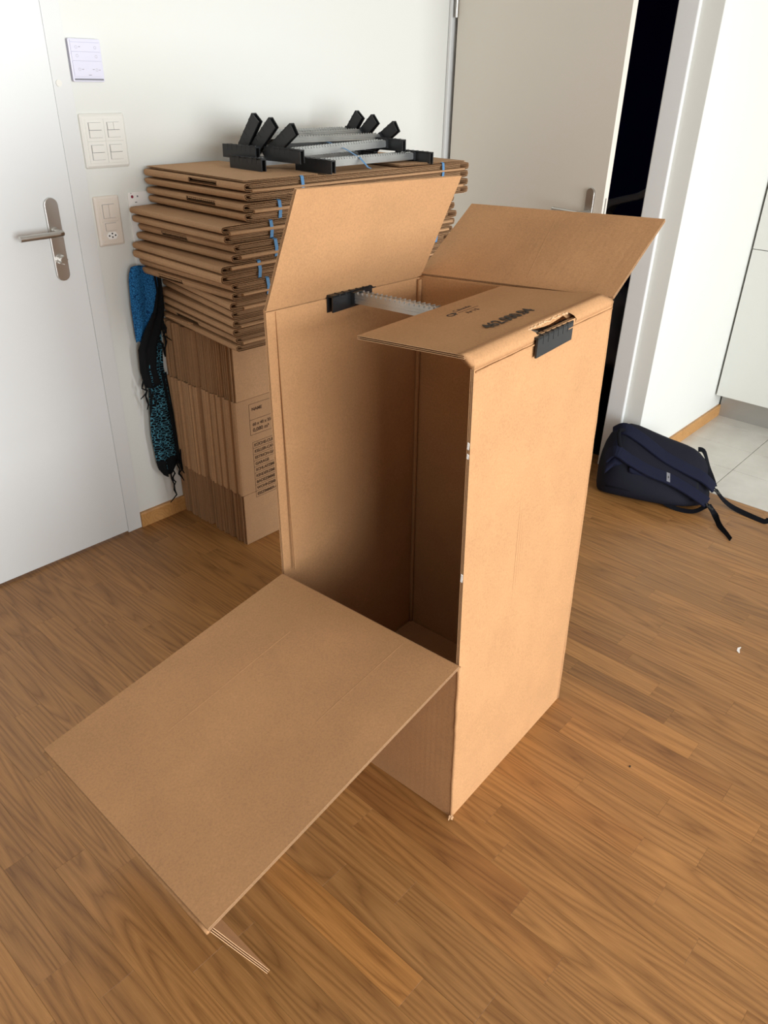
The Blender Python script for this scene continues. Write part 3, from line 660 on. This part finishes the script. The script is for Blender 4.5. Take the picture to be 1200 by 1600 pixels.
for i, (xn, xf, xr, _) in enumerate(bn):
    z1 = ZTOP-i*hB; root = empty('folded_wardrobe_box', (xn, YN, z1-hB), label=blab[i], cat='cardboard box', group='flattened wardrobe boxes lying in the stack')
    yn = rn.uniform(-.006, .006)
    for h in (0, 1):
        zt = hB-h*hB/2-(.0014 if h == 0 else .0006); zb = (hB/2+.0003) if h == 0 else .0012; zc = (zt+zb)/2; t = .0052; Lr = xr-xn
        dx = rn.uniform(-.006, .005); sag = rn.uniform(.0, .0012)
        def fn(a, b, y, xn=xn, xf=xf, sag=sag, dx=dx):
            k = (y)/(YF-YN); return (a+dx+(xf-xn)*k, y, b)
        pin = rn.uniform(.72, 1.0)
        mb = MB(); hh = (zt-zb)/2-t/2; g = rn.choice((0, .003, .005))
        outer = [(.55, zb+t/2), (.20, zb+t/2), (.020, zb+t/2+.0003), (.004+g, zb+t/2+.0015), (.0012+g, zb+t/2+.004), (g*.6, zc), (.0012, zt-t/2-.004), (.004, zt-t/2-.0015), (.020, zt-t/2-.0003), (.20, zt-t/2), (.55, zt-t/2), (Lr-.02, zt-t/2), (Lr-.003, zt-t/2-.002), (Lr, zc), (Lr-.003, zb+t/2+.002), (Lr-.02, zb+t/2), (.553, zb+t/2)]
        outer = [(a, zc+(b-zc)*(1-(1-pin)*max(0, 1-a/.2))) for a, b in outer]
        y0, y1 = yn, YF-YN
        sl = slot.get((i, h)); cuts = None; sk = None
        if sl:
            cuts = [sl[0]-YN, sl[1]-YN]; sk = lambda a, j: j == 1 and 4 <= a <= 5
        corr_extrude(mb, outer, t, y0, y1, fn, sk, cuts)
        mid = zc; s2 = .0022
        inner = [(Lr-.04, mid+s2+.0006), (.4, mid+s2), (.030, mid+s2), (.022, mid), (.030, mid-s2), (.4, mid-s2), (Lr-.04, mid-s2-.0006)]
        corr_extrude(mb, inner, .0036, y0+.002+rn.uniform(0, .006), y1-.002, fn)
        if sl:
            zs = zc; mb.cm = 0; base = len(mb.v)
            for q in range(14):   # serrated lip pushed into the hand hole
                ya = sl[0]-YN+.004+(sl[1]-sl[0]-.008)*q/14; yb_ = ya+(sl[1]-sl[0]-.008)/14*.7
                mb.box(.006, .016, ya, yb_, zs+.001, zs+.0045)
        mb.build('folded_board', [M_PACK, M_PACKE], root, fix=False)
    # the smooth fold line running along the near side between the cut edges
    zf = hB*rn.choice((.27, .52, .76)) if i else hB*.55; hf = rn.uniform(.0042, .0058); x_a = rn.uniform(.010, .05); x_b = xr-xn-rn.uniform(.01, .04)
    mb = MB(); sec_ = [(.004, -hf), (-.0035, -hf*.85), (-.0062, -hf*.3), (-.0062, hf*.3), (-.0035, hf*.85), (.004, hf)]
    mb.prism(sec_, x_a, x_b, lambda a, b, z, zf=zf, yn=yn: (z, yn+a, zf+b+.0008*math.sin(z*9))); mb.build('fold_edge', M_PACK, root, smooth=False)
    if i == 0:
        sheetz = hB
        mb = MB(); corr_extrude(mb, [(.006, hB+.0022), (.10, hB+.0024), (.245, hB+.0032), (.285, hB+.0028)], .0042, yn+.004, YF-YN-.004, lambda a, b, y: (a, y, b)); mb.build('end_flap', [M_PACK, M_PACKE], root, fix=False)
        mb = MB(); corr_extrude(mb, [(.66, hB+.0065), (.80, hB+.0052), (1.005, hB+.0026), (1.025, hB+.0005)], .0046, yn+.004, YF-YN-.004, lambda a, b, y: (a, y, b)); mb.build('end_flap', [M_PACK, M_PACKE], root, fix=False)
    sts = [strapx[i]] if strapx[i] else []
    sts += {0: [2.326], 1: [2.30], 3: [2.318], 4: [2.311], 5: [2.262]}.get(i, [2.29] if i < 7 else [])
    for x in sts:
        zt2 = hB+(.0050 if i == 0 else 0); mb = MB(); e = .0016; xx = x-xn; y0 = yn-e; y1 = YF-YN+.001
        loop = [(xx, y0+.02, zt2-.0006), (xx, y0+.004, zt2-.0006), (xx-.001, y0-.0015, zt2-.003), (xx+.002, y0-.0025, zt2*.5), (xx, y0-.0015, .003), (xx+.001, y0+.004, .0007), (xx+.001, y0+.02, .0006)]
        mb.ribbon(loop, .0120, .0009, (1, 0, 0)); mb.build('strap', M_BLUE, root, label='blue plastic strap')
# loose cut strap end at the lowest bundle's corner
mb = MB(); mb.tube([(1.374, 1.829, .815), (1.376, 1.818, .790), (1.392, 1.808, .768), (1.412, 1.806, .758)], .0010, 6); mb.build('loose_cord', M_EDGE, root)

# ------------------------------------------------------------------ upright folded moving boxes below the stack
NU = 24; YA, YB = 1.940, 2.330; pt_ = (YB-YA)/NU
ords = ['front', 'second', 'third', 'fourth', 'fifth', 'sixth', 'seventh', 'eighth', 'ninth', 'tenth', 'eleventh', 'twelfth']
rn = random.Random(3)
for i in range(NU):
    root = empty('flattened_moving_box', (1.434, YA+i*pt_, 0), cat='cardboard box', group='flattened moving boxes standing in a row')
    if i == 0: root['label'] = 'frontmost flattened moving box, upright, with printed room list form'
    elif i == NU-1: root['label'] = 'plain upright flattened moving box hard against the wall'
    elif i < 12: root['label'] = 'plain upright flattened moving box, %s from the front of the row' % ords[i]
    else: root['label'] = 'plain upright flattened moving box, %s from the wall end of the row' % ords[NU-1-i].replace('front', 'first')
    dx = rn.uniform(-.004, .005) if i else 0
    if i in (11, 12): dx += .008
    if i in (13,): dx -= .004
    t = .0048; g = pt_-.0008; WX = 1.0
    zA, zB_ = .203+rn.uniform(-.002, .002), .552+rn.uniform(-.002, .002); top = .7525+rn.uniform(-.004, .003); topf = min(top, .7555)
    ya, yb2 = t/2, g-t/2; ym = (ya+yb2)/2
    def fnu(a, b, y, dx=dx): return (a+dx, b, y)
    mb = MB(); corr_extrude(mb, [(WX, yb2), (.5, yb2), (.010, yb2), (.0035, yb2-.0012), (.0012, ym), (.0035, ya+.0012), (.010, ya), (.5, ya), (WX, ya)], t, zA, zB_, fnu, core_len=.01)
    mb.build('box_body', [M_PACK, M_PACKE], root, fix=False)
    for yy in (ya, yb2):
        for (za, zb2) in ((.001, zA-.0012), (zB_+.0012, topf)):
            dd = rn.uniform(.002, .008)
            mb = MB(); corr_extrude(mb, [(dd, yy), (.3, yy), (WX*.597, yy)], t, za, zb2, fnu, core_len=(zb2-za)-.001, pitch=.008)
            mb.build('flap', [M_PACK, M_PACKE], root, fix=False)
    if i == 0:
        yf = -.0007; pr = MB(); th_ = .0011
        def hl(x0, x1, z): pr.box(x0, x1, yf, yf+.0006, z-th_/2, z+th_/2)
        def vl(x, z0, z1): pr.box(x-th_/2, x+th_/2, yf, yf+.0006, z0, z1)
        hl(.055, .30, .532); hl(.055, .30, .475); hl(.055, .30, .420); vl(.055, .420, .532); vl(.30, .420, .532)
        zt0, zt1, nr = .392, .178, 9; st = (zt0-zt1)/nr
        for k in range(nr+1): hl(.061, .34, zt0-k*st)
        vl(.061, zt1, zt0); vl(.34, zt1, zt0)
        pr.build('printed_form', M_INK2, root)
        w_ = lambda s, size, x, z: txt(s, size, M_INK2, 'printed_text', root, (x, yf, z), (1, 0, 0), (0, 0, 1), bold=.0005, sx=1.05)
        w_('NAME', .0155, .066, .507); w_('60 x 40 x 35cm', .0150, .066, .452); w_('0,080 m³', .0190, .066, .430)
        for k, s in enumerate(('KÜCHE-CUISINE', 'KELLER-CAVE-CANTINA', 'ESTRICH-GALETAS', 'GARAGE', 'SCHLAFZIMMER-CH. A COUCHER', 'KINDERZIMMER-CHAMBRE', 'BADEZIMMER-SALLE DE BAIN', 'WOHNZIMMER-SALON', 'ESSZIMMER-S. A MANGER')):
            w_(s, .0150, .067, zt0-(k+1)*st+.0065)

# ------------------------------------------------------------------ scarf hanging beside the stack
def scarf_mat(name, c_line, c_fill, scale, thr, stretch=(1, 1, 1)):
    m, nt, b = new_mat(name); b.inputs['Roughness'].default_value = .9; b.inputs['Specular IOR Level'].default_value = .15
    tc = N(nt, 'ShaderNodeTexCoord'); mp = N(nt, 'ShaderNodeMapping'); mp.inputs['Scale'].default_value = stretch; nt.links.new(tc.outputs['Object'], mp.inputs[0])
    vo = N(nt, 'ShaderNodeTexVoronoi', feature='DISTANCE_TO_EDGE', i_Scale=scale); nt.links.new(mp.outputs[0], vo.inputs['Vector'])
    r = ramp(nt, vo.outputs['Distance'], [(thr*.6, c_line), (thr, c_fill)]); nt.links.new(r.outputs[0], b.inputs['Base Color'])
    bp = N(nt, 'ShaderNodeBump', i_Strength=.4, i_Distance=.001); nt.links.new(vo.outputs['Distance'], bp.inputs['Height']); nt.links.new(bp.outputs[0], b.inputs['Normal']); return m
M_SC1 = scarf_mat('blue_honeycomb_cloth', srgb(18, 58, 100), srgb(44, 112, 166), 140, .10, (1, .6, 1))
M_SC2 = scarf_mat('dark_teal_zigzag_cloth', srgb(78, 140, 160), srgb(10, 14, 20), 70, .07, (.7, .7, 1.6))
sc = empty('scarf', (1.375, 2.325, .935), label='blue and black fringed scarf hanging between stack and wall', cat='scarf')
def cloth(name, rows, mat, amp=.006, nf=3, ph=0, base=-.018):
    """rows of (z, xleft, xright, depth)"""
    mb = MB(); n = 18; g = []
    K = (len(rows)-1)*5
    for s in range(K+1):
        q = s/5; i = min(int(q), len(rows)-2); f_ = q-i; r = [a*(1-f_)+b_*f_ for a, b_ in zip(rows[i], rows[i+1])]
        row = []
        for k in range(n+1):
            u = k/n; z, xl, xr, dp = r
            y = base-dp-amp*math.sin(u*math.pi*nf+ph+z*6)*(.4+.6*math.sin(u*math.pi))
            row.append(mb.vert((xl+(xr-xl)*u, y, z+.004*math.sin(u*7+ph))))
        g.append(row)
    for s in range(K):
        for k in range(n): mb.face([g[s][k], g[s+1][k], g[s+1][k+1], g[s][k+1]])
    o = mb.build(name, mat, sc, smooth=True, fix=False); m = o.modifiers.new('thick', 'SOLIDIFY'); m.thickness = .003; m.offset = 0; return o
cloth('blue_cloth', [(.010, -.038, .050, .0), (-.004, -.050, .055, .008), (-.03, -.057, .058, .010), (-.12, -.060, .045, .008), (-.18, -.058, .020, .006), (-.235, -.055, -.025, .002)], M_SC1)
cloth('black_border', [(.004, .030, .060, .016), (-.08, .034, .058, .018), (-.14, .014, .056, .018), (-.20, -.028, .040, .016), (-.26, -.060, .010, .014), (-.34, -.062, -.002, .012), (-.40, -.050, .010, .010)], M_DKFAB, ph=1)
cloth('patterned_cloth', [(-.20, -.018, .042, .004), (-.34, -.030, .034, .004), (-.46, -.040, .042, .004), (-.58, -.050, .048, .004), (-.68, -.044, .046, .004), (-.725, -.030, .030, .004)], M_SC2, nf=4, ph=2)
cloth('black_hem', [(-.685, -.046, .044, .006), (-.72, -.040, .036, .006), (-.752, -.020, .012, .006)], M_DKFAB, ph=2, nf=4)
cloth('black_edge', [(-.36, .016, .040, .006), (-.52, .026, .050, .006), (-.72, .036, .056, .006)], M_DKFAB, ph=0)
rn = random.Random(9)
def tassel(x, y, z, l, r=.0032):
    mb = MB(); pts = [(x+rn.uniform(-.004, .004)*j, y+rn.uniform(-.003, .001), z-l*j/5) for j in range(6)]
    mb.tube(pts, [r*.8, r, r*.8, r*1.2, r*.9, r*.5], 6); mb.build('tassel', M_DKFAB, sc, smooth=True)
for x, z, l in ((-.062, -.365, .06), (-.056, -.385, .085), (-.040, -.40, .10), (-.030, -.41, .06), (.046, -.12, .10), (.050, -.13, .12), (.042, -.14, .09), (.040, -.17, .13), (.026, -.19, .11), (.000, -.74, .12), (.012, -.735, .06), (.034, -.70, .09), (.044, -.69, .07), (.050, -.66, .10)):
    tassel(x, -.036, z, l)

# ------------------------------------------------------------------ backpack lying by the wall corner
bp_ = empty('backpack', (2.72, 1.17, 0), label='navy and black backpack lying on the floor against wall corner', cat='backpack')
AX = V((.494, -.869, 0)).normalized(); PX = V((.869, .494, 0)).normalized()
def BP(s, w_, z): return AX*s+PX*w_+V((0, 0, z))
def loft(name, secs, mat, n=30, parent=bp_, amp=.004, seed=1, sub=True):
    """secs: (s, [(w,z)...control polygon], ) closed, smoothed by resampling"""
    mb = MB(); rg = []
    for (s, poly) in secs:
        m = len(poly); ring_ = []
        for k in range(n):
            q = k/n*m; i = int(q); f_ = q-i
            p = [V(poly[(i+d) % m]) for d in (-1, 0, 1, 2)]   # uniform cubic B-spline
            b0 = (1-f_)**3/6; b1 = (3*f_**3-6*f_**2+4)/6; b2 = (-3*f_**3+3*f_**2+3*f_+1)/6; b3 = f_**3/6
            c = p[0]*b0+p[1]*b1+p[2]*b2+p[3]*b3
            c = c*(1+amp*math.sin(k*1.9+s*31+seed)+amp*.8*math.sin(k*.8-s*53))
            ring_.append(mb.vert(BP(s, c.x, max(.001, c.y))))
        rg.append(ring_)
    for a in range(len(rg)-1):
        for k in range(n): mb.face([rg[a][k], rg[a][(k+1) % n], rg[a+1][(k+1) % n], rg[a+1][k]])
    mb.face(rg[0][::-1]); mb.face(rg[-1])
    o = mb.build(name, mat, parent, smooth=True)
    if sub: m = o.modifiers.new('s', 'SUBSURF'); m.levels = m.render_levels = 1
    return o
def sec(s, w0, w1, h0, h1, k=1.0):
    # near side low (h0), far side high (h1)
    return (s, [(w0-.015, -.01), (w0-.035, h0*.45), (w0+.01, h0*1.08), ((w0*.6+w1*.4), (h0*.6+h1*.4)*1.12), (w1-.03, h1*1.12), (w1+.02, h1*.85), (w1+.015, h1*.4), (w1-.02, -.01)])
SX = [(-.050, .07, .12, .07, .11), (-.035, .03, .16, .12, .19), (.00, .0, .185, .165, .245), (.06, -.015, .205, .155, .262), (.12, -.025, .20, .13, .245), (.19, -.03, .185, .11, .225), (.26, -.03, .185, .09, .205), (.33, -.01, .185, .075, .185), (.375, .025, .175, .06, .150), (.400, .06, .16, .05, .10), (.408, .09, .14, .04, .07)]
loft('bag_body', [sec(*q) for q in SX], M_BAG)
# charcoal mesh back panel following the sloping upper face
def face_z(s, w_):   # approx height of upper face
    pts = [(q[0], q[3], q[4]) for q in SX]
    s = max(-.05, min(.408, s))
    for a, b_ in zip(pts[:-1], pts[1:]):
        if a[0] <= s <= b_[0]:
            f_ = (s-a[0])/(b_[0]-a[0]); h0 = a[1]*(1-f_)+b_[1]*f_; h1 = a[2]*(1-f_)+b_[2]*f_; break
    k = max(0, min(1, (w_)/.17)); return (h0*(1-k)+h1*k)*.985+.012*math.sin(k*math.pi)
def pad(name, s0, s1, w0, w1, mat, h=.010, n=12, m=8):
    mb = MB(); top = []; bot = []
    for i in range(n+1):
        a = s0+(s1-s0)*i/n; r1 = []; r2 = []
        for j in range(m+1):
            b_ = w0+(w1-w0)*j/m; e = (math.sin(math.pi*i/n)*math.sin(math.pi*j/m))**.35
            r1.append(mb.vert(BP(a, b_, face_z(a, b_)-.004+h*e+.0015*math.sin(i*1.7)*math.sin(j*2.1)))); r2.append(mb.vert(BP(a, b_, face_z(a, b_)-.025)))
        top.append(r1); bot.append(r2)
    for i in range(n):
        for j in range(m): mb.face([top[i][j], top[i+1][j], top[i+1][j+1], top[i][j+1]]); mb.face([bot[i][j], bot[i][j+1], bot[i+1][j+1], bot[i+1][j]])
    for i in range(n):
        mb.face([top[i][0], bot[i][0], bot[i+1][0], top[i+1][0]]); mb.face([top[i+1][m], bot[i+1][m], bot[i][m], top[i][m]])
    for j in range(m):
        mb.face([top[0][j+1], bot[0][j+1], bot[0][j], top[0][j]]); mb.face([top[n][j], bot[n][j], bot[n][j+1], top[n][j+1]])
    return mb.build(name, mat, bp_, smooth=True)
pad('back_pad', .04, .345, .005, .17, M_MESH, .006)
pad('top_lid', -.03, .05, .0, .15, M_NAVY, .008)
pad('side_panel', .06, .16, -.022, .01, M_NAVY, .004)
# padded shoulder straps
def strap(name, pts, wid, th_, mat):
    pts = [V(p) for p in pts]; sm = []
    for i in range(len(pts)-1):
        p = [pts[max(i-1, 0)], pts[i], pts[i+1], pts[min(i+2, len(pts)-1)]]
        for k in range(6):
            f_ = k/6; sm.append(.5*((2*p[1])+(p[2]-p[0])*f_+(2*p[0]-5*p[1]+4*p[2]-p[3])*f_*f_+(3*p[1]-p[0]-3*p[2]+p[3])*f_**3))
    sm.append(pts[-1]); mb = MB(); mb.ribbon(sm, wid, th_, (PX.x, PX.y, .55)); o = mb.build(name, mat, bp_, bevel=min(th_*.35, .003)); return o
def bs(s, w_, dz=.018): return BP(s, w_, face_z(s, w_)+dz)
strap('shoulder_strap', [bs(-.01, .145, .004), bs(.03, .125, .020), bs(.10, .095, .020), bs(.20, .060, .020), bs(.29, .045, .020), BP(.36, .040, .112), BP(.410, .038, .072)], .056, .011, M_NAVY)
strap('shoulder_strap', [bs(-.03, .040, .004), bs(.0, .020, .020), bs(.06, .0, .020), bs(.14, -.015, .018), BP(.22, -.022, .118), BP(.30, -.036, .086), BP(.375, -.058, .050)], .054, .011, M_NAVY)
strap('web_strap', [BP(.345, .185, .172), BP(.37, .180, .165), BP(.395, .120, .11), BP(.412, .055, .072)], .024, .003, M_WEB)
strap('web_strap', [BP(.418, .036, .066), BP(.455, .024, .030), BP(.50, .0, .010), BP(.577, -.061, .006), BP(.600, -.075, .008), BP(.612, -.070, .018)], .022, .0025, M_WEB)
strap('web_strap', [BP(.380, -.062, .046), BP(.405, -.098, .022), BP(.417, -.160, .008), BP(.432, -.210, .004), BP(.442, -.252, .003)], .024, .0025, M_WEB)
strap('web_strap', [BP(.375, -.062, .040), BP(.33, -.070, .012), BP(.27, -.055, .006), BP(.22, -.035, .015)], .020, .0025, M_WEB)
for (s, w_, z) in ((.418, .036, .064), (.383, -.066, .042)):
    c = BP(s, w_, z); mb = MB(); d = AX*.013+V((0, 0, -.008)); p_ = PX*.015
    mb.obox(c+d, p_, d.normalized()*.0025, V((0, 0, .003))); mb.obox(c-d, p_, d.normalized()*.0025, V((0, 0, .003))); mb.obox(c, p_, d.normalized()*.0015, V((0, 0, .003)))
    mb.obox(c+PX*.014, PX*.002, d, V((0, 0, .003))); mb.obox(c-PX*.014, PX*.002, d, V((0, 0, .003)))
    mb.build('buckle', M_BLACK, bp_)
mb = MB(); mb.tube([BP(.02, .035, .200), BP(.010, .045, .228), BP(.005, .070, .250), BP(.01, .100, .258), BP(.03, .115, .250)], .008, 8); mb.build('carry_handle', M_WEB, bp_, smooth=True)
c = BP(.215, -.022, .1265); mb = MB(); mb.obox(c, AX*.007+V((0, 0, -.002)), PX*.019+V((0, 0, .010)), V((0, 0, .0008))); lab_ = mb.build('strap_tab', M_GREY, bp_)
mb = MB(); mb.obox(c+V((0, 0, .0012)), AX*.001, PX*.005+V((0, 0, .0026)), V((0, 0, .0004))); mb.obox(c+V((0, 0, .0012)), AX*.004, PX*.001, V((0, 0, .0004))); mb.build('tab_mark', M_INK, lab_)
mb = MB(); zp = [BP(-.02+.05*k, -.030-.012*math.sin(k*.45), .060-.003*k) for k in range(8)]; mb.tube(zp, .0028, 6); mb.build('zip', M_WEB, bp_, smooth=True)

# ------------------------------------------------------------------ things in the dark side room
def lump(name, c, sx, sy, sz, mat, seed, label, cat, parent=None, amp=.13):
    rn = random.Random(seed); ph = [rn.uniform(0, 6) for _ in range(8)]; mb = MB(); n, m = 22, 16; rg = []
    for i in range(1, m):
        a = math.pi*i/m; row = []
        for k in range(n):
            b_ = 2*math.pi*k/n; q = 1+amp*math.sin(3*b_+ph[0]+2*a)+amp*.7*math.sin(5*b_+ph[1]-3*a)+amp*.5*math.sin(7*a+ph[2])
            x = abs(math.sin(a))**.5; row.append(mb.vert((c[0]+sx*x*math.cos(b_)*q, c[1]+sy*x*math.sin(b_)*q, c[2]+sz*math.cos(a)*(1+.06*math.sin(4*b_+ph[3])))))
        rg.append(row)
    for i in range(len(rg)-1):
        for k in range(n): mb.face([rg[i][k], rg[i+1][k], rg[i+1][(k+1) % n], rg[i][(k+1) % n]])
    mb.face(rg[0]); mb.face(rg[-1][::-1])
    return mb.build(name, mat, parent, smooth=True, label=label, cat=cat)
M_LIFTED = plain('lightened_black_fabric', srgb(96, 96, 104), .5, bump=.5, bscale=40)  # black fabric lightened in colour, standing in for light the jamb blocks
lump('black_bag', (3.36, 1.60, .50), .09, .12, .19, M_LIFTED, 4, 'crumpled black bag seen in the doorway beside the open box', 'bag')
mb = MB(); pts = [(3.32, 1.69, .88), (3.31, 1.675, 1.00), (3.31, 1.645, 1.045), (3.31, 1.59, 1.062), (3.31, 1.53, 1.080), (3.31, 1.49, 1.105)]
mb.ribbon(pts, [.10, .10, .09, .07, .05, .02], .03, (1, 0, 0))
sd = empty('dark_jacket', (0, 0, 0), label='dark curved jacket shoulder with blue edge inside the dark doorway', cat='jacket')
mb.build('jacket_shoulder', M_LIFTED, sd, bevel=.008)
MB().ribbon([(3.29, 1.672, .95), (3.285, 1.668, 1.02), (3.28, 1.655, 1.048)], .012, .004, (0, 1, 0)).build('blue_edge', M_BLUE, sd)

# ------------------------------------------------------------------ scraps on the floor
mb = MB(); mb.ribbon([(2.080, .392, .002), (2.086, .398, .004), (2.094, .400, .007), (2.100, .396, .010)], [.003, .008, .007, .002], .0006, (.6, -.7, .3)); mb.build('paper_scrap', M_WHITE, label='tiny curled white paper scrap on the floor at right', cat='scrap')
MB().obox((1.442, .431, .0012), (.0022, .001, 0), (-.001, .0016, 0), (0, 0, .001)).build('dark_crumb', M_INK, label='tiny dark crumb on the oak floor right of box', cat='crumb')
